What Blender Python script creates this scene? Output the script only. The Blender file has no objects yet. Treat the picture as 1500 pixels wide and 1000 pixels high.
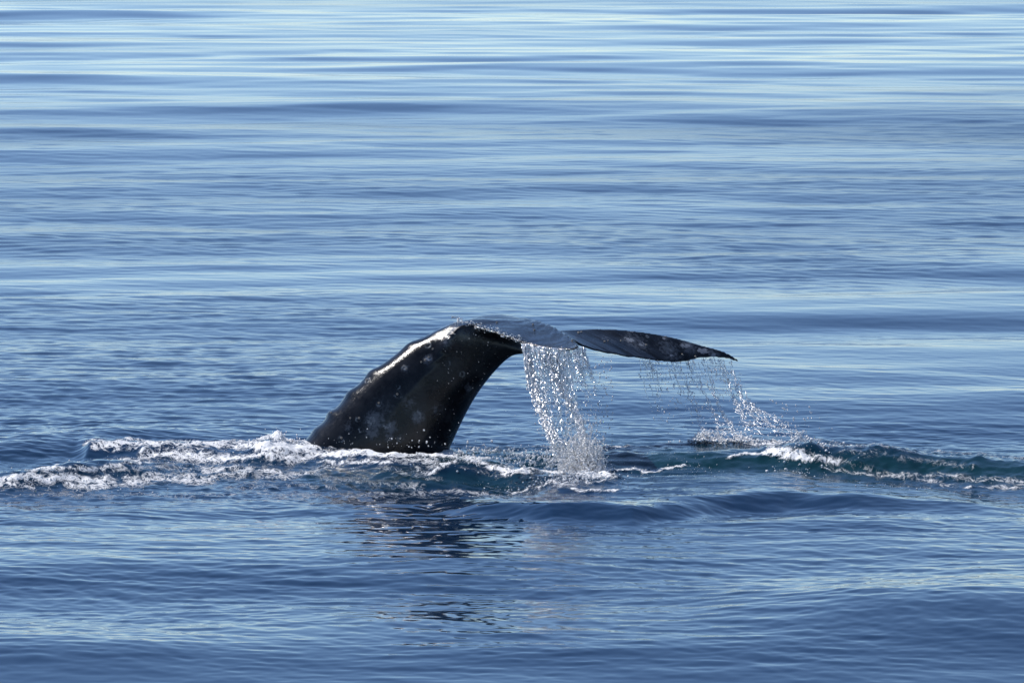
import bpy, math, random
import numpy as np
from mathutils import Vector
from mathutils.bvhtree import BVHTree

SC = bpy.context.scene
COL = SC.collection
random.seed(7)
RNG = np.random.default_rng(11)

# ------------------------------------------------------------------ camera
CAM_D, CAM_H = 55.0, 6.0
PITCH = math.radians(-5.15)
cam_data = bpy.data.cameras.new("camera")
cam_data.lens = 198.0
cam_data.sensor_width = 36.0
cam_data.clip_start = 0.5
cam_data.clip_end = 30000
cam = bpy.data.objects.new("camera", cam_data)
cam.location = (0, -CAM_D, CAM_H)
cam.rotation_euler = (math.radians(90) + PITCH, 0, 0)
COL.objects.link(cam)
SC.camera = cam

# ------------------------------------------------------------------ sky, sun, exposure
SUN_DIR = Vector((-0.52, 0.34, 0.785)).normalized()
SUN_EL = math.asin(SUN_DIR.z)
SUN_AZ = math.atan2(SUN_DIR.x, SUN_DIR.y)
w = bpy.data.worlds.new("World")
SC.world = w
w.use_nodes = True
wn = w.node_tree.nodes
wl = w.node_tree.links
wn.clear()
sky = wn.new("ShaderNodeTexSky")
sky.sky_type = 'NISHITA'
sky.sun_disc = False
sky.sun_elevation = SUN_EL
sky.sun_rotation = SUN_AZ
sky.altitude = 0
sky.air_density = 0.68
sky.dust_density = 0.0
sky.ozone_density = 4.5
bg = wn.new("ShaderNodeBackground")
bg.inputs[1].default_value = 0.14
wo = wn.new("ShaderNodeOutputWorld")
wl.new(sky.outputs[0], bg.inputs[0])
wl.new(bg.outputs[0], wo.inputs[0])

sun = bpy.data.lights.new("sun", 'SUN')
sun.energy = 4.8
sun.angle = math.radians(0.53)
sun.color = (1.0, 0.955, 0.91)
sun_o = bpy.data.objects.new("sun", sun)
sun_o.rotation_euler = (-SUN_DIR).to_track_quat('-Z', 'Y').to_euler()
sun_o.location = (-20, 0, 30)
COL.objects.link(sun_o)

SC.view_settings.view_transform = 'Standard'
SC.view_settings.look = 'None'
SC.view_settings.exposure = -0.03
SC.view_settings.gamma = 1.0
SC.view_settings.use_curve_mapping = False
SC.render.engine = 'CYCLES'
SC.cycles.use_denoising = True
SC.cycles.denoiser = 'OPENIMAGEDENOISE'
SC.cycles.denoising_input_passes = 'RGB_ALBEDO_NORMAL'
SC.cycles.denoising_prefilter = 'ACCURATE'
SC.cycles.max_bounces = 8
SC.cycles.transmission_bounces = 6
SC.cycles.glossy_bounces = 4
SC.cycles.blur_glossy = 0.0
SC.cycles.sample_clamp_indirect = 40.0
SC.cycles.caustics_reflective = False

# ------------------------------------------------------------------ helpers
PX = math.radians(1) * 0 + 36.0 / 1500 / 198.0     # tangent per photo pixel
_cp, _sp = math.cos(PITCH), math.sin(PITCH)


def ray(px, py):
    a, b = (px - 750) * PX, (500 - py) * PX
    return Vector((a, _cp - b * _sp, _sp + b * _cp))


def P(px, py, y):
    """world point at depth y seen in direction px, py"""
    r = ray(px, py)
    t = (y + CAM_D) / r.y
    return Vector((r.x * t, y, CAM_H + r.z * t))


def row_to_y(py):
    b = (500 - py) * PX
    rz, ry = _sp + b * _cp, _cp - b * _sp
    return -CAM_H / rz * ry - CAM_D


def y_to_row(y, z=0.0):
    dy = y + CAM_D
    dz = z - CAM_H
    f = dy * _cp + dz * _sp
    u = -dy * _sp + dz * _cp
    return 500 - (u / f) / PX


_perm = np.random.default_rng(3).permutation(512)
_perm = np.concatenate([_perm, _perm, _perm]).astype(np.int64)
_ga = np.random.default_rng(4).uniform(0, 2 * np.pi, 512)
_gx, _gy = np.cos(_ga), np.sin(_ga)


def pnoise(x, y, seed=0):
    x = x + seed * 17.37
    y = y + seed * 5.91
    xi, yi = np.floor(x).astype(np.int64), np.floor(y).astype(np.int64)
    xf, yf = x - xi, y - yi
    u = xf ** 3 * (xf * (xf * 6 - 15) + 10)
    v = yf ** 3 * (yf * (yf * 6 - 15) + 10)

    def g(ix, iy, dx, dy):
        h = _perm[_perm[ix & 511] + (iy & 511)] & 511
        return _gx[h] * dx + _gy[h] * dy
    a = g(xi, yi, xf, yf)
    b = g(xi + 1, yi, xf - 1, yf)
    c = g(xi, yi + 1, xf, yf - 1)
    d = g(xi + 1, yi + 1, xf - 1, yf - 1)
    return (a + u * (b - a) + v * (c - a) + u * v * (a - b - c + d)) * 1.5


def fbm(x, y, octs=4, seed=0, gain=0.5):
    s, a = 0, 1.0
    for k in range(octs):
        s = s + a * pnoise(x * 2 ** k, y * 2 ** k, seed + k * 3)
        a *= gain
    return s


def sstep(a, b, x):
    t = np.clip((x - a) / (b - a), 0, 1)
    return t * t * (3 - 2 * t)


def mesh_from(name, V, F, mat=None, smooth=True, parent=None):
    """V (n,3) array, F (m,k) array of equal length faces, or a list of such arrays"""
    me = bpy.data.meshes.new(name)
    V = np.asarray(V, dtype=np.float32)
    Fs = F if isinstance(F, list) else [F]
    Fs = [np.asarray(f, dtype=np.int32) for f in Fs if len(f)]
    loops = np.concatenate([f.ravel() for f in Fs])
    sizes = np.concatenate([np.full(len(f), f.shape[1], dtype=np.int32) for f in Fs])
    starts = np.concatenate([[0], np.cumsum(sizes)[:-1]]).astype(np.int32)
    me.vertices.add(len(V))
    me.vertices.foreach_set("co", V.ravel())
    me.loops.add(len(loops))
    me.loops.foreach_set("vertex_index", loops)
    me.polygons.add(len(sizes))
    me.polygons.foreach_set("loop_start", starts)
    me.update(calc_edges=True)
    me.validate()
    if smooth:
        me.polygons.foreach_set("use_smooth", np.ones(len(me.polygons), dtype=bool))
    o = bpy.data.objects.new(name, me)
    COL.objects.link(o)
    if mat:
        me.materials.append(mat)
    if parent:
        o.parent = parent
    return o


def add_attr(o, name, vals):
    a = o.data.attributes.new(name, 'FLOAT', 'POINT')
    a.data.foreach_set("value", np.asarray(vals, dtype=np.float32))


def new_mat(name):
    m = bpy.data.materials.new(name)
    m.use_nodes = True
    nt = m.node_tree
    return m, nt, nt.nodes["Principled BSDF"]


def attr(nt, name):
    n = nt.nodes.new("ShaderNodeAttribute")
    n.attribute_name = name
    return n.outputs["Fac"]


def math_n(nt, op, a, b=None, c=None, clamp=False):
    n = nt.nodes.new("ShaderNodeMath")
    n.operation = op
    n.use_clamp = clamp
    for k, v in enumerate((a, b, c)):
        if v is None:
            continue
        if isinstance(v, (int, float)):
            n.inputs[k].default_value = v
        else:
            nt.links.new(v, n.inputs[k])
    return n.outputs[0]


def maprange(nt, v, a, b, c=0.0, d=1.0, smooth=True):
    n = nt.nodes.new("ShaderNodeMapRange")
    if smooth:
        n.interpolation_type = 'SMOOTHSTEP'
    nt.links.new(v, n.inputs[0])
    for k, val in zip((1, 2, 3, 4), (a, b, c, d)):
        n.inputs[k].default_value = val
    return n.outputs[0]


def noise_tex(nt, scale, detail=4, rough=0.55, stretch=(1, 1, 1), dist=0.0):
    tc = nt.nodes.new("ShaderNodeTexCoord")
    mp = nt.nodes.new("ShaderNodeMapping")
    mp.inputs["Scale"].default_value = stretch
    n = nt.nodes.new("ShaderNodeTexNoise")
    n.inputs["Scale"].default_value = scale
    n.inputs["Detail"].default_value = detail
    n.inputs["Roughness"].default_value = rough
    n.inputs["Distortion"].default_value = dist
    nt.links.new(tc.outputs["Object"], mp.inputs[0])
    nt.links.new(mp.outputs[0], n.inputs["Vector"])
    return n.outputs["Fac"]


def mix_col(nt, f, a, b):
    n = nt.nodes.new("ShaderNodeMix")
    n.data_type = 'RGBA'
    nt.links.new(f, n.inputs[0])
    for k, v in ((6, a), (7, b)):
        if isinstance(v, tuple):
            n.inputs[k].default_value = (*v, 1)
        else:
            nt.links.new(v, n.inputs[k])
    return n.outputs[2]


# ------------------------------------------------------------------ the sea surface
def wave_set():
    r = np.random.default_rng(21)
    out = []
    # (wavelength range, number, rms slope, angle spread deg, mean angle)
    for lo, hi, n, slope, spread, mean in (
            (12.0, 26.0, 9, 0.014, 12, 4),
            (4.5, 11.0, 16, 0.018, 15, -3),
            (1.6, 4.2, 24, 0.013, 22, 4),
            (0.6, 1.5, 28, 0.012, 26, 8),
            (0.28, 0.58, 34, 0.021, 30, 10),
            (0.13, 0.27, 34, 0.030, 36, 6),
            (0.085, 0.13, 22, 0.024, 40, 6)):
        for k in range(n):
            L = lo * (hi / lo) ** r.uniform()
            th = math.radians(mean + r.normal() * spread)
            s = slope * math.sqrt(2.0 / n)
            out.append((L, th, s * L / (2 * math.pi), r.uniform(0, 2 * math.pi)))
    return out


WAVES = wave_set()


def sea_height(x, y, cell):
    """open-water waves; cell = local grid spacing along y"""
    d = y + CAM_D
    d = d + 9 * pnoise(x * .045, y * .03, 77) + 4 * pnoise(x * .16, y * .05, 78)
    # patches of wind ripple and of slick water
    patch = fbm(x * 0.035, y * 0.06, 3, 5)
    band = fbm(x * 0.012 + 3, y * 0.035, 2, 9)
    rip = 0.95 + 1.5 * patch + 0.8 * band
    far = sstep(100, 165, d)
    rip = np.clip(rip, 0.3, 2.1) * (1 - 0.72 * far)
    slick = np.exp(-((d - 75) / 5.5) ** 2)
    rip = rip + .7 * sstep(78, 84, d) * (1 - far)
    rip = rip * (1 - 0.65 * slick)
    h = np.zeros_like(x)
    lost = np.zeros_like(x)
    wx = x + 0.25 * pnoise(x * 0.5, y * 0.4, 31)
    wy = y + 0.30 * pnoise(x * 0.3, y * 0.5, 32)
    for L, th, A, ph in WAVES:
        k = 2 * math.pi / L
        arg = k * (wx * math.sin(th) + wy * math.cos(th)) + ph
        s = np.sin(arg)
        a = A
        if L < 1.6:
            a = A * rip
        if L < 1.6:
            att = sstep(1.5, 3.0, L / cell)
            lost += .5 * (a * k * (1 - att)) ** 2
            a = a * att
        if L > 1.5:
            s = s + 0.18 * np.cos(2 * arg)
        h += a * s
    return h, np.clip(np.sqrt(2 * lost) * .26, 0, .09)


def ridge(x, y, pts, wf, wb):
    """pts: (photo column, photo row of the crest, height)"""
    xs = [(p[0] - 750) * PX * CAM_D for p in pts]
    ys = [row_to_y(p[1] + 150 * p[2]) for p in pts]
    hs = [p[2] for p in pts]
    xw = x + 0.10 * pnoise(x * 1.3, y * 0.7, 41)
    c = np.interp(xw, xs, ys) + 0.16 * pnoise(x * 1.2, y * 0.1, 42) + 0.06 * pnoise(x * 4, y * 0.3, 43)
    A = np.interp(xw, xs, hs)
    A = A * (1 + 0.22 * pnoise(x * 1.7, y * 0.4, 44))
    t = y - c
    return A * np.where(t < 0, np.exp(-(t / wf) ** 2), np.exp(-(t / wb) ** 2))


RIDGES = [
    ([(-150, 650, .07), (-50, 646, .10), (60, 637, .10), (150, 632, .08), (300, 629, .04), (420, 632, 0)], 0.9, 1.0),
    ([(105, 654, 0), (135, 648, .10), (200, 643, .13), (300, 643, .13), (400, 644, .10), (460, 650, .05), (500, 654, 0)], .42, .5),
    ([(-100, 700, .08), (0, 691, .10), (60, 685, .13), (130, 673, .15), (190, 670, .12), (250, 677, .06), (300, 682, 0)], .42, .6),
    ([(560, 692, 0), (620, 682, .06), (680, 669, .13), (720, 668, .13), (770, 682, .09), (820, 690, .07), (880, 691, .04), (950, 690, 0)], .33, .5),
    ([(400, 652, 0), (445, 652, .05), (500, 655, .09), (560, 659, .12), (640, 660, .11), (680, 666, .05), (710, 668, 0)], .5, .5),
    ([(640, 660, 0), (700, 656, .09), (870, 656, .12), (1000, 653, .15), (1100, 650, .17), (1200, 644, .21), (1300, 646, .21), (1380, 656, .17), (1450, 665, .14), (1600, 682, .10)], .55, .6),
    ([(760, 702, 0), (830, 696, .05), (950, 687, .08), (1050, 681, .10), (1150, 681, .10), (1250, 691, .08), (1350, 709, .04), (1420, 716, 0)], 1.3, .35),
    ([(480, 733, 0), (560, 730, .03), (640, 727, .04), (740, 722, .04), (820, 708, .03), (900, 698, 0)], .4, .5),
    ([(640, 741, 0), (700, 735, .08), (800, 738, .15), (900, 741, .16), (1000, 738, .09), (1100, 732, 0)], .45, .8),
    ([(850, 747, 0), (900, 739, .06), (1000, 724, .11), (1120, 715, .14), (1250, 722, .11), (1350, 736, .06), (1450, 746, 0)], .5, .8),
    ([(930, 768, 0), (1050, 766, .05), (1200, 759, .07), (1320, 761, .05), (1500, 770, .04), (1600, 772, .02)], .7, .9),
    ([(-100, 740, .05), (100, 743, .06), (300, 739, .06), (430, 729, .05), (560, 740, .03), (640, 745, 0)], .7, .8),
    ([(950, 910, 0), (1150, 888, .07), (1300, 882, .09), (1500, 892, .08), (1650, 897, .06)], 1.5, 1.4),
    ([(-150, 935, .06), (60, 930, .08), (260, 945, .07), (420, 960, .03), (560, 970, 0)], 1.4, 1.4),
]

# churned water: (column, row, column, row, half height in rows, strength)
FOAM = [
    (130, 650, 460, 652, 8, .95), (150, 658, 300, 660, 7, .75), (215, 668, 440, 672, 12, 1.0), (290, 686, 400, 690, 9, .85),
    (380, 655, 450, 660, 12, 1.2), (0, 704, 150, 699, 11, .95), (50, 691, 210, 675, 7, .85), (100, 712, 300, 702, 9, .85),
    (150, 688, 330, 686, 10, .66), (300, 702, 480, 690, 12, .75), (40, 725, 490, 727, 6, .62), (-60, 715, 40, 712, 10, .8),
    (330, 716, 480, 712, 8, .6), (180, 700, 380, 696, 8, .8),
    (450, 662, 660, 666, 8, 1.1), (470, 676, 640, 678, 8, .85), (470, 700, 620, 714, 12, .60), (620, 690, 680, 673, 7, .85),
    (680, 671, 740, 686, 8, 1.0), (735, 692, 890, 692, 7, 1.15), (500, 725, 740, 724, 6, .68), (740, 722, 900, 699, 3, .8),
    (890, 692, 1010, 685, 3, 1.0), (660, 658, 860, 656, 3, .6), (870, 657, 965, 655, 3, .9), (1020, 646, 1130, 648, 5, 1.0),
    (1075, 671, 1140, 658, 5, 1.0), (1125, 662, 1190, 669, 11, 1.15), (1190, 666, 1225, 674, 9, .95), (1225, 672, 1275, 684, 8, .72), (1210, 684, 1400, 712, 5, .72), (1290, 695, 1520, 704, 9, .72),
    (1190, 648, 1520, 674, 6, .62), (1230, 660, 1420, 682, 9, .60), (835, 714, 900, 717, 3, 1.0), (770, 702, 900, 704, 3, .55),
    (560, 690, 640, 700, 8, .6), (1420, 714, 1560, 708, 4, .8), (940, 716, 990, 716, 3, .5), (720, 708, 800, 710, 3, .5),
    (650, 682, 720, 694, 8, .55),
]
AERATED = [(900, 672, 1500, 690, 26, 1.0), (660, 672, 900, 676, 14, .7), (480, 700, 740, 706, 18, .7),
           (0, 700, 480, 690, 26, .35), (1180, 668, 1420, 690, 20, .8)]


def seg_mask(u, v, segs, xfade=14.0):
    m = np.zeros_like(u)
    for (a, b, c, d, wd, s) in segs:
        t = np.clip((u - a) / (c - a), 0, 1)
        vv = b + (d - b) * t
        ex = np.where(u < a, a - u, np.where(u > c, u - c, 0)) / xfade
        m = np.maximum(m, s * np.exp(-((v - vv) / wd) ** 2 - ex ** 2))
    return m


def local_height(x, y):
    near = (y > -16) & (y < 8) & (np.abs(x) < 12)
    h = np.zeros_like(x)
    xn, yn = x[near], y[near]
    if not len(xn):
        return h
    s = np.zeros_like(xn)
    for pts, wf, wb in RIDGES:
        s += ridge(xn, yn, pts, wf, wb)
    mx, my = (402 - 750) * PX * CAM_D, row_to_y(668)
    s += .15 * (1 + .5 * pnoise(xn * 5, yn * 4, 91)) * np.exp(-((xn - mx) / .28) ** 2 - ((yn - my) / .4) ** 2)
    mx, my = (690 - 750) * PX * CAM_D, row_to_y(706)
    s -= .07 * np.exp(-((xn - mx) / .5) ** 2 - ((yn - my) / .35) ** 2)
    mx, my = (1165 - 750) * PX * CAM_D, row_to_y(680)
    s += .07 * np.exp(-((xn - mx) / .25) ** 2 - ((yn - my) / .35) ** 2)
    h[near] = s
    return h


def surface(x, y, cell):
    """height, foam, aeration"""
    h, lost = sea_height(x, y, cell)
    h = h + local_height(x, y)
    u = 750 + x / (y + CAM_D) / PX * 1.0
    v = y_to_row(y, h)
    near = (y > -9) & (y < 5) & (np.abs(x) < 9)
    foam, aer = np.zeros_like(x), np.zeros_like(x)
    xn, yn, un, vn = x[near], y[near], u[near], v[near]
    if len(xn):
        wob = 6 * pnoise(xn * 2.2, yn * 1.1, 51) + 3 * pnoise(xn * 6, yn * 3, 52)
        fm = seg_mask(un + 2 * wob, vn + wob, FOAM)
        am = seg_mask(un, vn + wob, AERATED, 60)
        # choppy relief where the water is churned
        lump = np.abs(fbm(xn * 4.5, yn * 2.6, 4, 61)) * 1.3 - .25
        chop = fbm(xn * 2.3, yn * 2.0, 4, 71, .6)
        rip2 = 1 - np.abs(pnoise(xn * 3.2 + 1.2 * chop, yn * 3.6, 75)) * 2
        hh = h[near] + fm * .026 * lump + (.35 * am + .5 * np.clip(fm, 0, 1)) * (.030 * chop + .016 * rip2)
        h[near] = hh
        foam[near] = fm
        aer[near] = am
    return h, foam, aer, lost


def build_sea():
    # columns: fine in the middle, growing outwards
    c = list(np.arange(0, 6.6, 0.0205))
    s = 0.0205
    while c[-1] < 260:
        s *= 1.22
        c.append(c[-1] + s)
    c = np.array(c)
    U = np.concatenate([-c[:0:-1], c])
    # rows
    rows = [38.6]
    while rows[-1] < 215:
        d = rows[-1]
        if d < 47.5:
            st = .040
        elif d < 57.5:
            st = .026
        else:
            st = .055 * (d / 60) ** 2
        rows.append(d + st)
    st = rows[-1] - rows[-2]
    while rows[-1] < 14000:
        st *= 1.12
        rows.append(rows[-1] + st)
    back = [38.6]
    st = .04
    while back[-1] > -3000:
        st *= 1.25
        back.append(back[-1] - st)
    D = np.array(back[:0:-1] + rows)
    cell = np.gradient(D)
    ny, nx = len(D), len(U)
    scale = np.maximum(np.sqrt(D.clip(0) ** 2 + 40 ** 2), 40) / 60
    scale = np.where(D > 38.6, D / 60, 38.6 / 60 + (38.6 - D.clip(-1e9, 38.6)) * .02)
    X = (U[None, :] * scale[:, None]).ravel()
    Y = np.repeat(D - CAM_D, nx)
    CL = np.repeat(np.maximum(cell, .03), nx)
    active = (D > 36) & (D < 600)
    act = np.repeat(active, nx) & (np.abs(np.tile(U, ny)) < 12)
    H, Fm, Am, Rm = (np.zeros_like(X) for _ in range(4))
    H[act], Fm[act], Am[act], Rm[act] = surface(X[act], Y[act], CL[act])
    fade = np.repeat(1 - sstep(300, 600, D), nx) * (1 - sstep(9, 12, np.abs(np.tile(U, ny)))) * np.repeat(sstep(36, 38, D), nx)
    H *= fade
    i = np.arange(ny - 1)[:, None] * nx + np.arange(nx - 1)[None, :]
    i = i.ravel()
    F = np.stack([i, i + 1, i + nx + 1, i + nx], 1)
    o = mesh_from("water", np.stack([X, Y, H], 1), F, MAT_WATER)
    o["kind"] = "structure"
    o["label"] = "calm blue rippled sea with churned white wake around the whale"
    add_attr(o, "foam", Fm)
    add_attr(o, "aer", Am)
    add_attr(o, "ripple", np.sqrt(Rm ** 2 + .0002 ** 2) ** .5)
    print("sea verts", len(X))
    return o


def water_material():
    m, nt, b = new_mat("sea_water")
    L = nt.links
    foam_m, aer = attr(nt, "foam"), attr(nt, "aer")
    n1 = noise_tex(nt, 6.0, 6, .64, (1, .55, 1), 1.2)
    n2 = noise_tex(nt, 30.0, 4, .6, (1, .5, 1), .4)
    # lace: ridged noise makes threads and webs of foam
    n3 = noise_tex(nt, 15.0, 4, .6, (1, .6, 1), 1.0)

    def ridged(n, k):
        return math_n(nt, 'SUBTRACT', 1.0, math_n(nt, 'MULTIPLY', math_n(nt, 'ABSOLUTE', math_n(nt, 'SUBTRACT', n, .5)), k))
    v = math_n(nt, 'MAXIMUM', ridged(n1, 6.0), math_n(nt, 'MULTIPLY', ridged(n3, 6.5), .88))
    v = math_n(nt, 'ADD', v, math_n(nt, 'MULTIPLY', math_n(nt, 'SUBTRACT', n2, .5), .4))
    lim = math_n(nt, 'SUBTRACT', 1.32, math_n(nt, 'MULTIPLY', foam_m, .98))
    present = maprange(nt, foam_m, .10, .32)
    f = math_n(nt, 'MULTIPLY', maprange(nt, math_n(nt, 'SUBTRACT', v, lim), .0, .48), present)
    f = math_n(nt, 'MULTIPLY', f, maprange(nt, foam_m, .2, .95, .55, 1.0), clamp=True)
    deep = mix_col(nt, math_n(nt, 'MULTIPLY', aer, .9, clamp=True), (.004, .020, .055), (.004, .032, .040))
    colr = mix_col(nt, f, deep, (.86, .87, .88))
    L.new(colr, b.inputs["Base Color"])
    rough = math_n(nt, 'ADD', math_n(nt, 'MULTIPLY', f, .5), attr(nt, "ripple"))
    L.new(rough, b.inputs["Roughness"])
    b.inputs["IOR"].default_value = 1.333
    bump = nt.nodes.new("ShaderNodeBump")
    bump.inputs["Strength"].default_value = 1.0
    bump.inputs["Distance"].default_value = 1.0
    rip = noise_tex(nt, 9.0, 3, .55, (1, 1.5, 1), .3)
    rip2 = noise_tex(nt, 38.0, 3, .6, (1, 1.0, 1), .6)
    hgt = math_n(nt, 'MULTIPLY', rip, .0004)
    hgt = math_n(nt, 'ADD', hgt, math_n(nt, 'MULTIPLY', math_n(nt, 'MULTIPLY', rip2, math_n(nt, 'ADD', f, math_n(nt, 'MULTIPLY', aer, .25))), .010))
    L.new(hgt, bump.inputs["Height"])
    L.new(bump.outputs[0], b.inputs["Normal"])
    return m


MAT_WATER = water_material()
SEA = build_sea()


def height_at(x, y):
    a = np.atleast_1d(np.asarray(x, float))
    b = np.atleast_1d(np.asarray(y, float))
    return surface(a, b, np.full_like(a, .03))[0]


def on_water(px, py):
    """world point where the view direction meets the disturbed surface"""
    y = row_to_y(py)
    for _ in range(6):
        x = (px - 750) * PX * (y + CAM_D)
        h = float(height_at(x, y)[0])
        y += (y_to_row(y, h) - py) * .055
    x = (px - 750) * PX * (y + CAM_D)
    return Vector((x, y, float(height_at(x, y)[0])))


# ------------------------------------------------------------------ the whale
def skin_material():
    m, nt, b = new_mat("wet_whale_skin")
    L = nt.links
    ring, mot, pale = attr(nt, "ring"), attr(nt, "mottle"), attr(nt, "pale")
    n = noise_tex(nt, 5, 5, .6)
    nf = noise_tex(nt, 26, 5, .7)
    nff = noise_tex(nt, 70, 3, .6)
    base = mix_col(nt, maprange(nt, n, .35, .7), (.0045, .0045, .0055), (.017, .0175, .020))
    # cloudy mottling
    mm = math_n(nt, 'MULTIPLY', maprange(nt, math_n(nt, 'ADD', nf, math_n(nt, 'MULTIPLY', mot, .34)), .54, .84), .9)
    mm = math_n(nt, 'MULTIPLY', mm, maprange(nt, mot, .05, .5))
    c1 = mix_col(nt, mm, base, (.085, .095, .115))
    # ring scars
    wob = math_n(nt, 'ADD', ring, math_n(nt, 'MULTIPLY', math_n(nt, 'SUBTRACT', nff, .5), 2.2))
    rr = math_n(nt, 'ABSOLUTE', math_n(nt, 'SUBTRACT', wob, .85))
    rf = math_n(nt, 'MULTIPLY', maprange(nt, rr, .40, .08), maprange(nt, noise_tex(nt, 13, 2, .5), .42, .66, .05, 1.0))
    c2 = mix_col(nt, rf, c1, (.17, .19, .21))
    pf = math_n(nt, 'ADD', pale, math_n(nt, 'MULTIPLY', math_n(nt, 'SUBTRACT', noise_tex(nt, 30, 5, .75), .5), 3.0))
    pf = math_n(nt, 'MULTIPLY', maprange(nt, pf, .38, .62), maprange(nt, pale, .02, .25, 0, .62))
    c3 = mix_col(nt, pf, c2, (.36, .38, .42))
    L.new(c3, b.inputs["Base Color"])
    L.new(maprange(nt, nf, .3, .7, .12, .22), b.inputs["Roughness"])
    b.inputs["IOR"].default_value = 1.34
    L.new(math_n(nt, "MULTIPLY", maprange(nt, attr(nt, "wet"), 0, 1, .10, 1.0), maprange(nt, noise_tex(nt, 4, 4, .6, (1, 3, 1)), .38, .60, .35, 1)), b.inputs["Coat Weight"])
    b.inputs["Coat IOR"].default_value = 1.45
    b.inputs["Coat Roughness"].default_value = .09
    bump = nt.nodes.new("ShaderNodeBump")
    bump.inputs["Strength"].default_value = .55
    bump.inputs["Distance"].default_value = .02
    hh = math_n(nt, 'ADD', math_n(nt, 'MULTIPLY', n, .10), math_n(nt, 'MULTIPLY', nf, .22))
    hh = math_n(nt, 'ADD', hh, math_n(nt, 'MULTIPLY', nff, .10))
    hh = math_n(nt, 'ADD', hh, math_n(nt, 'MULTIPLY', rf, .12))
    film = noise_tex(nt, 9, 5, .65, (1.0, 5.0, 1.0), .5)
    hh = math_n(nt, 'ADD', hh, math_n(nt, 'MULTIPLY', math_n(nt, 'MULTIPLY', film, attr(nt, "wet")), .6))
    L.new(hh, bump.inputs["Height"])
    L.new(bump.outputs[0], b.inputs["Normal"])
    L.new(bump.outputs[0], b.inputs["Coat Normal"])
    return m


def smooth_curve(pts, n, closed=False):
    """Catmull-Rom through pts, n samples"""
    p = [np.array(q, float) for q in pts]
    p = [2 * p[0] - p[1]] + p + [2 * p[-1] - p[-2]]
    m = len(p) - 3
    out = []
    for t in np.linspace(0, m, n):
        i = min(int(t), m - 1)
        f = t - i
        a, b, c, d = p[i:i + 4]
        out.append(.5 * ((2 * b) + (-a + c) * f + (2 * a - 5 * b + 4 * c - d) * f * f + (-a + 3 * b - 3 * c + d) * f ** 3))
    return np.array(out)


def tail_stock():
    # dorsal point, ventral point (column,row), depth of the axis, half width, ridge position, crease
    S = [
        ((250, 900), (560, 960), .25, .62, .50, 0),
        ((345, 760), (598, 792), .14, .56, .50, 0),
        ((400, 690), (630, 716), .06, .50, .50, 0),
        ((450, 641), (656, 662), .0, .44, .50, .05),
        ((483, 607), (673, 625), -.02, .40, .48, .1),
        ((511, 577), (690, 592), -.03, .37, .46, .2),
        ((546, 544), (709, 563), -.04, .34, .48, .30),
        ((600, 505), (733, 535), -.05, .31, .38, .60),
        ((640, 484), (751, 521), -.06, .29, .22, .9),
        ((668, 471), (769, 518), -.05, .25, .10, 1.0),
        ((700, 467), (779, 513), -.02, .16, .10, 1.0),
        ((735, 469), (783, 503), .0, .09, .20, .8),
        ((765, 470), (786, 484), .0, .03, .40, .5),
    ]
    Dp = smooth_curve([(*s[0], 0) for s in S], 120)
    Vp = smooth_curve([(*s[1], 0) for s in S], 120)
    Pm = smooth_curve([(s[2], s[3], 0) for s in S], 120)
    Qm = smooth_curve([(s[4], s[5], 0) for s in S], 120)
    rings = []
    nq = 26
    lat = np.array([-.12, -.99, 0.02])
    lat /= np.linalg.norm(lat)
    for k in range(120):
        yd, wd = Pm[k][0], max(Pm[k][1], .012)
        f, cr = Qm[k][0], min(max(Qm[k][1], 0), 1)
        # knuckle bumps on the dorsal ridge
        px, py = Dp[k][0], Dp[k][1]
        bump = 0
        for kx, amp, wdt in ((484, 5.0, 5), (512, 4, 8), (544, 4, 9), (600, 3.5, 12), (640, 1.5, 10), (462, 2.5, 6)):
            bump += amp * math.exp(-((px - kx) / wdt) ** 2)
        Dw = np.array(P(px, py, yd))
        Bw = np.array(P(px - bump * .7, py - bump * .7, yd)) - Dw
        Vw = np.array(P(Vp[k][0], Vp[k][1], yd))
        ring_pts = []
        for side in (1, -1):
            qs = (1 - np.cos(np.linspace(0, math.pi, nq))) / 2
            if side < 0:
                qs = qs[::-1][1:-1]
            fq = f if side > 0 else min(.5, f + .2)
            for q in qs:
                t = q / fq if q < fq else (1 - q) / (1 - fq)
                t = min(max(t, 0), 1)
                ell = max(0, 1 - (1 - t) ** 3.2) ** .55
                kite = t ** .72
                if q < fq and side > 0:
                    kite = .48 * (1 - (1 - t) ** 6) + .52 * t ** 2.2
                wv = wd * ((1 - cr) * ell + cr * kite)
                ring_pts.append(Dw + (Vw - Dw) * q + lat * side * wv + Bw * max(0, 1 - q / .10) ** 1.5)
        rings.append(ring_pts)
    V = np.array(rings).reshape(-1, 3)
    m = len(rings[0])
    n = len(rings)
    F = []
    for i in range(n - 1):
        for j in range(m):
            F.append((i * m + j, i * m + (j + 1) % m, (i + 1) * m + (j + 1) % m, (i + 1) * m + j))
    V = list(V)
    c0, c1 = len(V), len(V) + 1
    V.append(np.mean(rings[0], 0))
    V.append(np.mean(rings[-1], 0))
    T = []
    for j in range(m):
        T.append((c0, (j + 1) % m, j))
        T.append((c1, (n - 1) * m + j, (n - 1) * m + (j + 1) % m))
    return np.array(V), F, T


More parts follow.
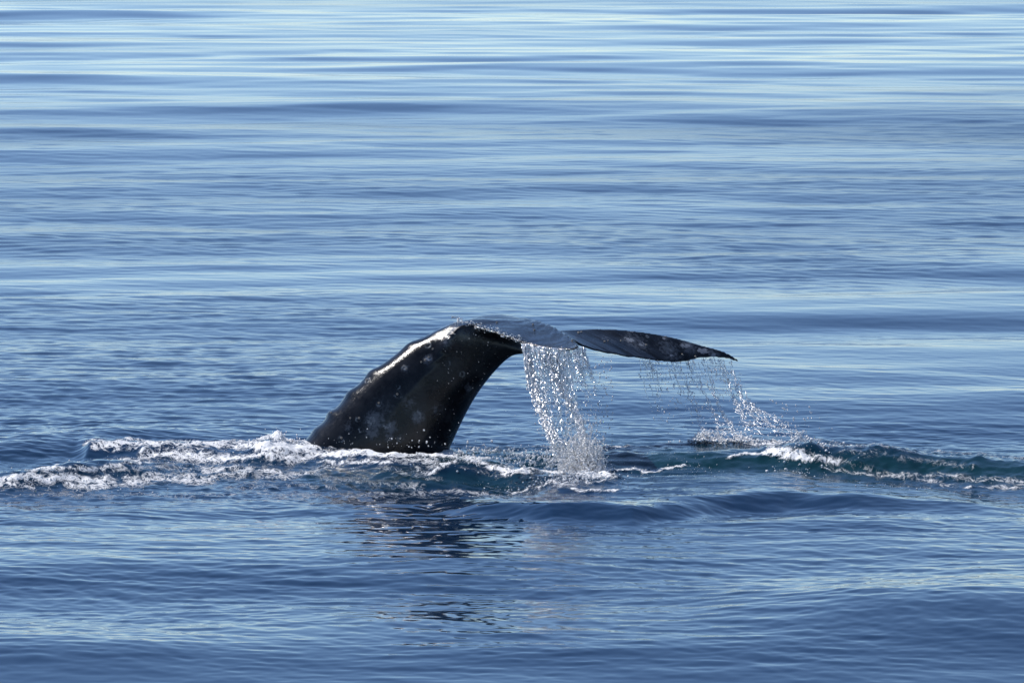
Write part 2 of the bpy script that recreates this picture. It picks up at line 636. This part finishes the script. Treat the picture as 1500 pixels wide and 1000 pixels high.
def fluke(LE, TE, thick, camber):
    """closed blade between a leading and a trailing edge"""
    ns, nc = 90, 30
    le = smooth_curve([tuple(P(*q)) for q in LE], ns)
    te = smooth_curve([tuple(P(*q)) for q in TE], ns)
    wv = np.linspace(0, 1, ns)
    te[:, 2] += (.010 * pnoise(wv * 26, wv * 0 + .3, 7) + .007 * pnoise(wv * 60, wv * 0 + .7, 8)) * np.minimum(1, 6 * (1 - wv))
    V = []
    c = (1 - np.cos(np.linspace(0, math.pi, nc))) / 2
    for k in range(ns):
        s = k / (ns - 1)
        ch = te[k] - le[k]
        k2, k1 = min(k + 2, ns - 1), max(k - 2, 0)
        sp = (le[k2] + te[k2]) / 2 - (le[k1] + te[k1]) / 2
        nrm = np.cross(ch, sp)
        ln = np.linalg.norm(nrm)
        nrm = nrm / (ln + 1e-9)
        if nrm[2] < 0:
            nrm = -nrm
        if k and np.dot(nrm, prev) < 0:
            nrm = -nrm
        if k > ns - 4:
            nrm = prev
        prev = nrm
        T = thick[0] + (thick[1] - thick[0]) * s ** .7
        cl = np.linalg.norm(ch)
        tt = T * np.sqrt(c) * (1 - c) ** .75 * 1.5 * min(1, cl / .25) + .009
        cam_ = camber * 4 * c * (1 - c) * min(1, cl)
        mid = le[k][None] + ch[None] * c[:, None] + nrm[None] * cam_[:, None]
        up = mid + nrm[None] * tt[:, None] * .22
        lo = mid - nrm[None] * tt[:, None] * .78
        V += list(up) + list(lo[::-1])
    m = 2 * nc
    F = []
    for i in range(ns - 1):
        for j in range(m):
            F.append((i * m + j, i * m + (j + 1) % m, (i + 1) * m + (j + 1) % m, (i + 1) * m + j))
    T = []
    c0 = len(V)
    V.append(np.mean(V[:m], 0))
    V.append(np.mean(V[(ns - 1) * m:ns * m], 0))
    for j in range(m):
        T.append((c0, (j + 1) % m, j))
        T.append((c0 + 1, (ns - 1) * m + j, (ns - 1) * m + (j + 1) % m))
    return np.array(V), F, T


NEAR_LE = [(678, 470, .12), (684, 475, -.14), (706, 481, -.34), (738, 491, -.56), (768, 502, -.74), (798, 509, -.94), (822, 512, -1.12), (838, 511, -1.24), (849, 507, -1.32)]
NEAR_TE = [(770, 467, .32), (773, 466.5, .25), (779, 467, .18), (789, 469.5, .04), (801, 474, -.12), (814, 480, -.35), (828, 488, -.62), (841, 498, -.98), (849, 507, -1.32)]
FAR_LE = [(684, 470, .12), (694, 465, .35), (714, 461, .55), (736, 461, .70), (758, 467, .84), (786, 477, .96), (812, 483, 1.06), (838, 483, 1.16), (865, 482, 1.28), (895, 482, 1.38), (940, 486, 1.52), (985, 494, 1.64), (1025, 505, 1.74), (1060, 514.5, 1.80), (1082, 526.5, 1.84)]
FAR_TE = [(790, 478, .35), (802, 483, .4), (820, 488, .47), (840, 497, .56), (866, 510, .68), (900, 518, .84), (940, 525, 1.08), (978, 530, 1.30), (1008, 528, 1.48), (1034, 523, 1.62), (1062, 524.5, 1.75), (1081, 530, 1.84)]


def build_whale():
    Vs, Qs, Ts, off = [], [], [], 0
    for V, F, T in (tail_stock(), fluke(NEAR_LE, NEAR_TE, (.11, .025), -.004), fluke(FAR_LE, FAR_TE, (.10, .045), .02)):
        Vs.append(V)
        Qs.append(np.array(F) + off)
        Ts.append(np.array(T) + off)
        off += len(V)
    o = mesh_from("gray_whale", np.concatenate(Vs), [np.concatenate(Qs), np.concatenate(Ts)], None)
    bpy.context.view_layer.update()
    r = o.modifiers.new("r", 'REMESH')
    r.mode = 'VOXEL'
    r.voxel_size = .0125
    s = o.modifiers.new("s", 'SMOOTH')
    s.factor = .5
    s.iterations = 4
    dg = bpy.context.evaluated_depsgraph_get()
    me = bpy.data.meshes.new_from_object(o.evaluated_get(dg))
    o.modifiers.clear()
    o.data = me
    me.name = "gray_whale"
    me.materials.clear()
    me.materials.append(skin_material())
    n = len(me.vertices)
    me.polygons.foreach_set("use_smooth", np.ones(len(me.polygons), dtype=bool))
    co = np.empty(n * 3)
    me.vertices.foreach_get("co", co)
    co = co.reshape(-1, 3)
    bvh = BVHTree.FromPolygons([Vector(c) for c in co], [tuple(p.vertices) for p in me.polygons])
    eye = Vector(cam.location)

    def hit(px, py):
        loc, nrm, _, _ = bvh.ray_cast(eye, ray(px, py).normalized())
        return loc, nrm
    # scars left by barnacles: where they sit on the flank and how large
    rings = [(538, 558, 5), (541, 557, 3), (582, 567, 4), (583, 578, 5.5), (555, 591, 4), (525, 614, 4), (529, 629, 4),
             (499, 643, 4.5), (587, 642, 5.5), (627, 506, 4.5), (592, 539, 4), (656, 533, 4), (677, 548, 4), 
             (611, 608, 6), (544, 616, 5), (567, 622, 5), (640, 602, 4), (903, 503, 3), (985, 512, 4.5), (948, 493, 3), (1012, 505, 4)]
    ringd = np.full(n, 9.0)
    for px, py, r_ in rings:
        loc, _ = hit(px, py)
        if loc is None:
            continue
        d = np.linalg.norm(co - np.array(loc)[None], axis=1) / (r_ / 150.0)
        ringd = np.minimum(ringd, d)
    mot = np.full(n, .14)
    for px, py, r_, s_ in ((549, 615, 15, 1), (545, 632, 12, .9), (572, 626, 11, .9), (612, 610, 11, .9), (570, 640, 8, .7), (640, 600, 12, .5), (595, 540, 8, .6),
                           (688, 568, 10, .6), (626, 526, 8, .9), (600, 590, 14, .5), (660, 640, 12, .4), (510, 625, 12, .5), (930, 500, 26, .7), (980, 512, 22, .8),
                           (1010, 510, 16, .8), (1045, 518, 12, .7), (890, 497, 16, .5), (560, 600, 30, .35), (655, 500, 12, .6)):
        loc, _ = hit(px, py)
        if loc is None:
            continue
        d = np.linalg.norm(co - np.array(loc)[None], axis=1) / (r_ / 150.0)
        mot = np.maximum(mot, s_ * np.exp(-d ** 2))
    pale = np.zeros(n)
    for px, py, rx, s_ in ((1029, 514, 6, .8), (1044, 520, 5, .5), (922, 497, 6, .55), (941, 504, 5, .4), (1003, 506, 6, .4), (975, 495, 5, .35), (626, 526, 4, .45), (594, 540, 3, .35), (926, 485, 3, .3), (984, 521, 3, .4)):
        loc, _ = hit(px, py)
        if loc is None:
            continue
        dd = (co - np.array(loc)[None])
        d = np.sqrt((dd[:, 0] / 1.9) ** 2 + (dd[:, 1] / 2.2) ** 2 + (dd[:, 2] / .8) ** 2) / (rx / 150.0)
        pale = np.maximum(pale, min(1, 1.3 * s_) * (1 - sstep(.3, 1.3, d)))
    wet = sstep(-1.05, -.60, co[:, 0]) * sstep(.98, 1.16, co[:, 2] + .18 * np.clip(co[:, 0], 0, 3)) * (1 - .65 * sstep(.35, .8, co[:, 1]))
    add_attr(o, "wet", wet)
    add_attr(o, "ring", ringd)
    add_attr(o, "mottle", mot)
    add_attr(o, "pale", pale)
    o["label"] = "dark gray whale tail stock and dripping flukes rising from the sea"
    o["category"] = "whale"
    return o, hit


WHALE, whale_hit = build_whale()


def barnacle_mesh():
    V, F = [], []
    m = 9
    prof = ((1.0, -.25), (.92, .15), (.62, .75), (.42, .8), (.34, .35))
    for r_, z in prof:
        for j in range(m):
            a = 2 * math.pi * j / m
            rr = r_ * (1 + .10 * (j % 2) + .06 * math.sin(3 * a))
            V.append((rr * math.cos(a), rr * math.sin(a), z))
    for i in range(len(prof) - 1):
        for j in range(m):
            F.append((i * m + j, i * m + (j + 1) % m, (i + 1) * m + (j + 1) % m, (i + 1) * m + j))
    me = bpy.data.meshes.new("barnacle")
    me.from_pydata(V, [], F + [tuple(range(4 * m, 5 * m))])
    return me


m_b, nt_b, b_b = new_mat("barnacle_shell")
cb = mix_col(nt_b, maprange(nt_b, noise_tex(nt_b, 2.5, 3), .4, .65), (.10, .085, .07), (.42, .38, .33))
nt_b.links.new(cb, b_b.inputs["Base Color"])
b_b.inputs["Roughness"].default_value = .45
BARN = barnacle_mesh()
BARN.materials.append(m_b)
for px, py, r_ in ((848, 487, 2.6), (852, 486, 1.8), (838, 499, 2.2), (886, 500, 2.2), (891, 499, 1.6), (910, 499, 2.2), (781, 475, 1.7), (783, 483, 1.8), (728, 472, 1.7), (1048, 508, 2.6),
                   (947, 505, 1.8), (1000, 519, 1.8), (1019, 522, 1.8), (537, 556, 2.6), (541, 560, 2.2), (555, 590, 1.8), (582, 577, 1.8), (623, 527, 2.2), (628, 523, 1.9), (617, 530, 1.6),
                   (587, 641, 1.8), (500, 641, 2.0), (634, 511, 1.7), (975, 493, 1.5), (485, 604, 1.8), (513, 612, 1.6), (526, 612, 1.6), (595, 540, 1.8)):
    loc, nrm = whale_hit(px, py)
    if loc is None:
        continue
    bo = bpy.data.objects.new("barnacle", BARN)
    COL.objects.link(bo)
    bo.parent = WHALE
    bo.location = loc
    q = nrm.to_track_quat('Z', 'Y')
    bo.rotation_euler = q.to_euler()
    sc = r_ / 150.0
    bo.scale = (sc, sc * random.uniform(.7, 1), sc * random.uniform(.5, .8))

# ------------------------------------------------------------------ drops and falling water
_phi = (1 + 5 ** .5) / 2
ICO_V = np.array([(-1, _phi, 0), (1, _phi, 0), (-1, -_phi, 0), (1, -_phi, 0), (0, -1, _phi), (0, 1, _phi), (0, -1, -_phi), (0, 1, -_phi),
                  (_phi, 0, -1), (_phi, 0, 1), (-_phi, 0, -1), (-_phi, 0, 1)]) / math.sqrt(1 + _phi ** 2)
ICO_F = np.array([(0, 11, 5), (0, 5, 1), (0, 1, 7), (0, 7, 10), (0, 10, 11), (1, 5, 9), (5, 11, 4), (11, 10, 2), (10, 7, 6), (7, 1, 8),
                  (3, 9, 4), (3, 4, 2), (3, 2, 6), (3, 6, 8), (3, 8, 9), (4, 9, 5), (2, 4, 11), (6, 2, 10), (8, 6, 7), (9, 8, 1)])


class Drops:
    def __init__(self):
        self.c, self.r, self.d, self.T = [], [], [], []

    def add(self, p, r, stretch=1.0, axis=(0, 0, 1)):
        self.c.append(tuple(p))
        self.r.append(r)
        self.d.append((stretch, *axis))

    def tube(self, pts, rad, flat=None):
        self.T.append((np.array(pts), np.array(rad), flat))

    def build(self, name, mat, label, cat=None):
        Vs, Fs, off, Q = [], [], 0, []
        if self.c:
            c, r, d = np.array(self.c), np.array(self.r), np.array(self.d)
            n = len(c)
            V = np.repeat(ICO_V[None], n, 0) * (1 + .30 * RNG.uniform(-1, 1, (n, 12, 1)))
            V *= r[:, None, None]
            ax = d[:, 1:] / (np.linalg.norm(d[:, 1:], axis=1, keepdims=True) + 1e-9)
            al = np.einsum('nij,nj->ni', V, ax)
            V += al[:, :, None] * ax[:, None, :] * (d[:, 0] - 1)[:, None, None]
            V += c[:, None]
            Vs.append(V.reshape(-1, 3))
            F = (ICO_F[None] + (np.arange(n) * 12)[:, None, None]).reshape(-1, 3)
            Fs.append(F)
            off = n * 12
        for pts, rad, flat in self.T:
            m, k = 8, len(pts)
            a = np.arange(m) * 2 * math.pi / m
            sq = RNG.uniform(.45, 1.0) if flat is None else flat
            ring_ = np.stack([np.cos(a), np.sin(a) * sq, np.zeros(m)], 1)
            V = pts[:, None] + ring_[None] * rad[:, None, None]
            Vs.append(V.reshape(-1, 3))
            i = (np.arange(k - 1)[:, None] * m + np.arange(m)[None])
            j = (np.arange(k - 1)[:, None] * m + (np.arange(m)[None] + 1) % m)
            Q.append((np.stack([i, j, j + m, i + m], 2).reshape(-1, 4)) + off)
            off += k * m
        F = [np.concatenate(Fs)] if Fs else []
        if Q:
            F.append(np.concatenate(Q))
        o = mesh_from(name, np.concatenate(Vs), F, mat)
        o["kind"] = "stuff"
        o["label"] = label
        if cat:
            o["category"] = cat
        return o


def drop_material(name, white, trans, scatter, rough):
    m, nt, b = new_mat(name)
    b.inputs["Base Color"].default_value = (white, white, white, 1)
    b.inputs["Roughness"].default_value = rough
    b.inputs["IOR"].default_value = 1.333
    b.inputs["Transmission Weight"].default_value = trans
    # light passing through the bubbles
    t = nt.nodes.new("ShaderNodeBsdfTranslucent")
    t.inputs[0].default_value = (white, white, white, 1)
    mx = nt.nodes.new("ShaderNodeMixShader")
    mx.inputs[0].default_value = scatter
    out = [n for n in nt.nodes if n.type == 'OUTPUT_MATERIAL'][0]
    nt.links.new(b.outputs[0], mx.inputs[1])
    nt.links.new(t.outputs[0], mx.inputs[2])
    nt.links.new(mx.outputs[0], out.inputs[0])
    return m


MAT_FALL = drop_material("falling_water", .95, .85, .0, .18)
MAT_SPRAY = drop_material("spray_water", .95, .30, .04, .30)
MAT_FROTH = drop_material("white_froth", .92, 0.0, .0, .5)


def stream(D, pts, r0, r1, breakup, n=70, jit=.010, drops=30, spread=.03, seed=0, flat=None, rough=1.5, freq=.26):
    """a rope of water along pts (column,row,depth): thick ropes at first, torn into blobs lower down"""
    c = smooth_curve([tuple(P(*q)) for q in pts], n)
    rs = np.random.default_rng(seed + 500)
    t = np.linspace(0, 1, n)
    ph = rs.uniform(0, 99)
    jx = np.array([pnoise(np.array([k * .22 + ph]), np.array([1.3]))[0] for k in range(n)]) * jit * (.4 + 1.6 * t)
    jy = np.array([pnoise(np.array([k * .22 + ph]), np.array([7.7]))[0] for k in range(n)]) * jit * (.4 + 1.6 * t)
    c = c + np.stack([jx, jy, np.zeros(n)], 1)
    rn = np.array([pnoise(np.array([k * freq + ph]), np.array([3.9]))[0] for k in range(n)])
    rad = (r0 + (r1 - r0) * t) * np.clip(1 + rough * rn - breakup * t ** 1.2, 0, 3)
    # keep only runs with some thickness
    run = []
    for k in range(n):
        if rad[k] > .0012:
            run.append(k)
        if (rad[k] <= .0012 or k == n - 1) and run:
            if len(run) > 2:
                rr = rad[run].copy()
                rr[0] *= .3
                rr[-1] *= .3
                D.tube(c[run], rr, flat)
            run = []
    L = (c[-1] - c[0])
    for _ in range(drops):
        tt = rs.uniform(0, 1) ** .8
        k = int(tt * (n - 1))
        s = spread * (.3 + 1.4 * tt)
        p = c[k] + rs.normal(0, 1, 3) * np.array([s, s * .8, s * .6])
        D.add(p, .0018 + .005 * rs.uniform() ** 3, 1.3 + rs.uniform(0, 2.6), L)


def near_curtain():
    D = Drops()
    r = np.random.default_rng(5)
    land = on_water(850, 690)
    yl = land.y
    for k in range(36):
        f = float(np.clip((.04, .16, .30, .37, .52, .60, .72, .86, .97)[k % 9] + r.normal() * .018, 0, 1))   # 0 left .. 1 right
        x0 = 764 + 92 * f
        e = np.interp(x0, [764, 798, 828, 858], [503, 509, 512, 508])
        y0 = np.interp(x0, [764, 858], [-.74, -1.33])
        x1 = 826 + 52 * f ** .8 + r.normal() * 5
        end = r.choice([690, 688, 620, 560], p=[.42, .18, .2, .2])
        if f > .75:
            end = min(end, 600 + 40 * r.uniform())
            x1 = x0 + 45 + 10 * r.normal()
        yl_ = yl + r.normal() * .15
        prog = (end - e) / (690 - e)
        mid1 = (x0 + (x1 - x0) * .30 + r.normal() * 2, e + (690 - e) * .30, y0 + (yl_ - y0) * .3)
        mid2 = (x0 + (x1 - x0) * .64 + r.normal() * 2, e + (690 - e) * .66, y0 + (yl_ - y0) * .66)
        pts = [(x0, e, y0), mid1, mid2, (x1, 690, yl_)]
        c = smooth_curve(pts, 40)
        c = c[:max(8, int(40 * prog))]
        stream(D, [tuple(q) for q in c[::4]], .0085, .0065, .9 if end < 680 else .35, 90, .026, 7, .024, k, None, .9)
    # fine threads between the ropes
    for k in range(80):
        f = r.uniform()
        x0 = 764 + 92 * f
        e = np.interp(x0, [764, 798, 828, 858], [503, 509, 512, 508])
        y0 = np.interp(x0, [764, 858], [-.74, -1.33])
        x1 = 828 + 50 * f + r.normal() * 8
        t1 = r.uniform(.35, 1.0) if f < .75 else r.uniform(.2, .55)
        c = smooth_curve([(x0, e, y0), (x0 + (x1 - x0) * .3 + r.normal() * 2, e + (690 - e) * .32, y0 * .7 + yl * .3),
                          (x0 + (x1 - x0) * .64 + r.normal() * 3, e + (690 - e) * .66, y0 * .35 + yl * .65), (x1, 690, yl)], 40)
        c = c[:max(8, int(40 * t1))]
        stream(D, [tuple(q) for q in c[::4]], .0042, .0034, .7, 80, .022, 3, .02, 5000 + k, None, 1.3, .35)
    # torn sheets and ribbons right below the edge
    for k in range(34):
        f = float(np.clip((.03, .13, .27, .36, .50, .58, .70, .90, .98)[k % 9] + r.normal() * .03, 0, 1))
        x0 = 764 + 92 * f
        e = np.interp(x0, [764, 798, 828, 858], [503, 509, 512, 508])
        y0 = np.interp(x0, [764, 858], [-.74, -1.33])
        ln = (28 + 80 * r.uniform() ** 1.4) * (1 if f < .7 else .6)
        q = (14 + 20 * f) * ln / 100
        pts = [(x0, e - 1, y0), (x0 + q * .4, e + ln * .5, y0 - .05), (x0 + q * 1.3, e + ln, y0 - .12)]
        stream(D, pts, .022, .005, .5, 46, .012, 1, .02, 3000 + k, .16, .7)
    D.build("falling_water", MAT_FALL, "dense curtain of water pouring off the near fluke close to the tail stock")
    D = Drops()
    # the bright left rope
    for k in range(11):
        o_ = r.normal() * 4
        pts = [(770 + o_ * .6, 505, -.78), (779 + o_, 560, -1.0), (793 + o_, 600, -1.25), (812 + o_ * 1.3, 645, -1.6), (838 + o_ * 2.2, 690, yl)]
        stream(D, pts, .006, .011, .3, 130, .034, 20, .022, 200 + k, None, 1.1)
    for k in range(5):
        o_ = r.normal() * 4
        pts = [(800 + o_, 510, -.95), (822 + o_, 570, -1.2), (846 + o_, 610, -1.4), (858 + o_ * 1.5, 650, -1.6), (866 + o_ * 2, 690, yl)]
        stream(D, pts, .020, .014, .5, 100, .024, 40, .03, 300 + k, .35, 1.1)
    # loose drops between and beside the ropes
    for _ in range(900):
        t = r.uniform() ** .8
        xx = 772 + 100 * r.uniform() + 18 * t + r.normal() * 8
        D.add(P(xx, 512 + 175 * t, -1 - 1.0 * t + r.normal() * .2), .0018 + .006 * r.uniform() ** 4, 1 + r.uniform(), (.2, 0, -1))
    for _ in range(200):
        D.add(P(870 + 28 * r.uniform(), 520 + 130 * r.uniform(), -1.2 + r.normal() * .2), .002 + .006 * r.uniform() ** 2, 1 + r.uniform(), (.3, 0, -1))
    D.build("falling_water", MAT_SPRAY, "bright white ropes of water at the left of the curtain under the near fluke")
    # the burst where it lands
    B = Drops()
    for _ in range(5200):
        a = r.uniform()
        xx = 822 + 62 * a + r.normal() * 4
        up = (r.exponential(14) + 1) * (.55 + .9 * math.sin(math.pi * a))
        B.add(P(xx + (xx - 850) * .002 * up, 694 - up, yl + r.normal() * .16), .003 + .010 * r.uniform() ** 2.2, 1 + .7 * r.uniform(), ((xx - 850) * .01, 0, 1))
    for k in range(34):
        a = r.uniform(-1, 1)
        h_ = 22 + 26 * r.uniform()
        pts = [(850 + a * 26, 694, yl), (850 + a * 30, 694 - h_ * .6, yl), (850 + a * 36, 694 - h_, yl - .05)]
        stream(B, pts, .016, .004, .4, 30, .012, 16, .02, 700 + k)
    B.build("splash", MAT_SPRAY, "white splash where the near curtain of water hits the sea")


def far_curtain():
    D = Drops()
    r = np.random.default_rng(6)
    base = on_water(1100, 648).y
    # fine drizzle along the trailing edge
    for k in range(44):
        x0 = r.uniform(935, 1072)
        e = np.interp(x0, [935, 980, 1008, 1034, 1077], [525, 530, 528, 523, 529])
        y0 = np.interp(x0, [940, 1077], [1.08, 1.84])
        ln = 30 + 70 * r.uniform() ** 1.5
        dx = ln * (.34 + .08 * r.normal())
        pts = [(x0, e, y0), (x0 + dx * .4, e + ln * .5, y0), (x0 + dx, e + ln, y0 - .1)]
        stream(D, pts, .0042, .003, .9, 46, .010, 24, .022, 900 + k)
    D.build("falling_water", MAT_FALL, "thin drips falling from the trailing edge of the far fluke")
    D = Drops()
    # the long arcs that reach the water
    arcs = [((1040, 527), (1046, 580), (1062, 615), (1080, 645), 6), ((1074, 530), (1082, 570), (1100, 600), (1122, 640), 5),
            ((1076, 530), (1092, 580), (1116, 612), (1152, 642), 5), ((1078, 531), (1100, 590), (1132, 610), (1168, 640), 4),
            ((1066, 545), (1072, 575), (1084, 604), (1102, 640), 6), ((1000, 529), (1010, 570), (1024, 610), (1032, 642), 3), ((1020, 527), (1030, 570), (1048, 610), (1066, 642), 4)]
    for q, (a, b, c, d, n_) in enumerate(arcs):
        for k in range(n_):
            o_ = r.normal() * 2.2
            y0 = np.interp(a[0], [940, 1077], [1.08, 1.84])
            pts = [(a[0] + o_ * .3, a[1], y0), (b[0] + o_, b[1], y0 * .75 + base * .25), (c[0] + o_ * 1.3, c[1], y0 * .45 + base * .55), (d[0] + o_ * 2, d[1], base)]
            st = r.uniform(.1, .55)
            cc = smooth_curve(pts, 40)[int(40 * st):]
            stream(D, [tuple(z) for z in cc[::4]], .004, .009, .8, 80, .036, 12, .018, 1200 + q * 20 + k)
    for _ in range(420):
        t = r.uniform()
        x0 = r.uniform(940, 1076)
        D.add(P(x0 + 46 * t + r.normal() * 5, 530 + 112 * t, 1.5 - .6 * t), .0018 + .006 * r.uniform() ** 3, 1 + r.uniform(), (.4, 0, -1))
    for _ in range(120):
        D.add(P(1150 + r.normal() * 28, 620 + r.normal() * 14, base), .003 + .008 * r.uniform() ** 2, 1.4, (.5, 0, -1))
    D.build("falling_water", MAT_SPRAY, "thin broken strings of water dripping from the tip of the far fluke")
    B = Drops()
    for cx, cy, sx, h_, n_ in ((1030, 645, 6, 8, 320), (1062, 647, 30, 3, 300), (1085, 646, 8, 5, 160), (1150, 656, 16, 4, 200), (1172, 650, 12, 9, 60)):
        for _ in range(n_):
            px = cx + r.normal() * sx
            up = abs(r.normal()) * h_
            B.add(P(px, cy - up * math.exp(-((px - cx) / (sx * 2)) ** 2), base + r.normal() * .08), .004 + .011 * r.uniform() ** 2, 1.2, (0, 0, 1))
    for k in range(26):
        cx = r.choice([1030, 1052, 1084, 1172, 1160, 1040])
        h_ = 8 + 12 * r.uniform()
        lean = r.normal() * 5
        pts = [(cx + r.normal() * 3, 648, base), (cx + lean * .6, 648 - h_ * .7, base), (cx + lean * 1.6, 648 - h_, base)]
        stream(B, pts, .011, .006, .4, 26, .012, 8, .018, 1500 + k)
    B.build("splash", MAT_FROTH, "small white splashes on the back wave below the far fluke")


def froth():
    """lumps and beads of foam riding on the churned water"""
    r = np.random.default_rng(8)
    F = Drops()

    def patch(cx, cy, sx, sy, n_, rmin, rmax, up=0.0):
        xs, ys = [], []
        for _ in range(int(n_ * .45)):
            px, py = cx + r.normal() * sx, cy + r.normal() * sy
            y = row_to_y(py + 12)
            ys.append(y)
            xs.append((px - 750) * PX * (y + CAM_D))
        hs = height_at(xs, ys)
        for x, y, h in zip(xs, ys, hs):
            F.add((x, y, h + up * abs(r.normal())), .0025 + (rmax * .62 - .0025) * r.uniform() ** 3, 1.0)
    return F, patch


def build_froth():
    F, patch = froth()
    for a in ((850, 691, 22, 2, 900, .004, .018, .03), (300, 660, 70, 6, 500, .004, .018, .006), (90, 695, 60, 6, 300, .004, .018, .01), (200, 676, 50, 6, 260, .004, .016, .008),
              (700, 672, 26, 6, 320, .004, .02, .02), (810, 691, 46, 3, 420, .004, .018, .012), (1180, 664, 30, 7, 520, .005, .024, .02),
              (560, 662, 60, 5, 260, .004, .014, .006), (1300, 652, 90, 6, 220, .003, .012, .01), (1300, 695, 60, 8, 120, .003, .012, .004),
              (940, 676, 60, 7, 160, .003, .009, .02), (1030, 672, 30, 6, 140, .003, .010, .01)):
        patch(*a)
    F.build("foam", MAT_FROTH, "beads of white foam scattered over the churned wake")
    # the mound of white water left of the tail
    M = Drops()
    r = np.random.default_rng(9)
    b = on_water(402, 664)
    for _ in range(3200):
        a, rad = r.uniform(0, 2 * math.pi), abs(r.normal())
        dx, dy = rad * math.cos(a) * .17, rad * math.sin(a) * .22
        x, y = b.x + dx, b.y + dy
        env = math.exp(-(dx / .22) ** 2 - (dy / .3) ** 2)
        crag = .65 + .5 * float(pnoise(np.array([x * 9]), np.array([y * 6]), 3)[0])
        M.add((x, y, b.z - .06 + .17 * env * crag * r.uniform(.6, 1) ** .5), .0035 + .010 * r.uniform() ** 2, 1.1)
    for k in range(60):
        a = r.normal() * 24
        c = P(402 + a, 655 - 14 * math.exp(-(a / 22) ** 2), b.y)
        M.add(c + Vector((r.normal() * .02, r.normal() * .1, abs(r.normal()) * .06)), .003 + .006 * r.uniform(), 1.3)
    M.build("splash", MAT_FROTH, "frothy white mound of water left of the tail where it enters the sea")
    # fountain of beads thrown up against the dark wave, and drops running off the flank
    S = Drops()
    yfount = on_water(780, 690).y
    for k in range(520):
        if k % 13 == 0:
            ccx, ccy = r.uniform(738, 830), 662 + 26 * r.uniform() ** .7
        px, py = ccx + r.normal() * 7, min(ccy + r.normal() * 3.5, 690)
        S.add(P(px, py - 4, yfount + .15 + r.normal() * .1), .002 + .010 * r.uniform() ** 3, 1.0 + r.uniform(), (.3, 0, 1))
    for _ in range(260):
        px, py = 706 + r.normal() * 22, 668 - abs(r.normal()) * 7
        S.add(P(px, py, -.75 + r.normal() * .1), .003 + .012 * r.uniform() ** 2, 1.3, (.2, 0, 1))
    for _ in range(130):
        px = r.uniform(640, 765)
        py = r.uniform(480, 660)
        S.add(P(px, py, -.9 + .2 * r.normal()), .0014 + .0034 * r.uniform() ** 4, 1.0)
    for px, py, q in ((621, 630, .010), (625, 647, .012), (603, 655, .006), (652, 650, .008)):
        S.add(P(px, py, -.9), q, 1.0)
    for _ in range(50):
        px = r.uniform(460, 640)
        py = 655 - abs(r.normal()) * 10
        S.add(P(px, py, -.7), .002 + .006 * r.uniform() ** 3, 1.2)
    for _ in range(230):
        t = r.uniform()
        px = np.interp(t, [0, .15, .4, .7, 1], [667, 684, 706, 738, 772])
        py = np.interp(t, [0, .15, .4, .7, 1], [470, 472, 479, 489, 501])
        yy = np.interp(t, [0, .15, .4, .7, 1], [-.2, -.30, -.42, -.62, -.80])
        S.add(P(px + r.normal() * 3, py + r.normal() * 2.4, yy), .002 + .0075 * r.uniform() ** 3, 1.0 + r.uniform(), (.6, -.3, -.4))
    for _ in range(40):
        S.add(P(668 + r.normal() * 3, 467 - abs(r.normal()) * 2.5, -.05), .002 + .004 * r.uniform(), 1.2)
    S.build("spray", MAT_SPRAY, "fine drops thrown up around the foot of the tail stock")


near_curtain()
far_curtain()
build_froth()
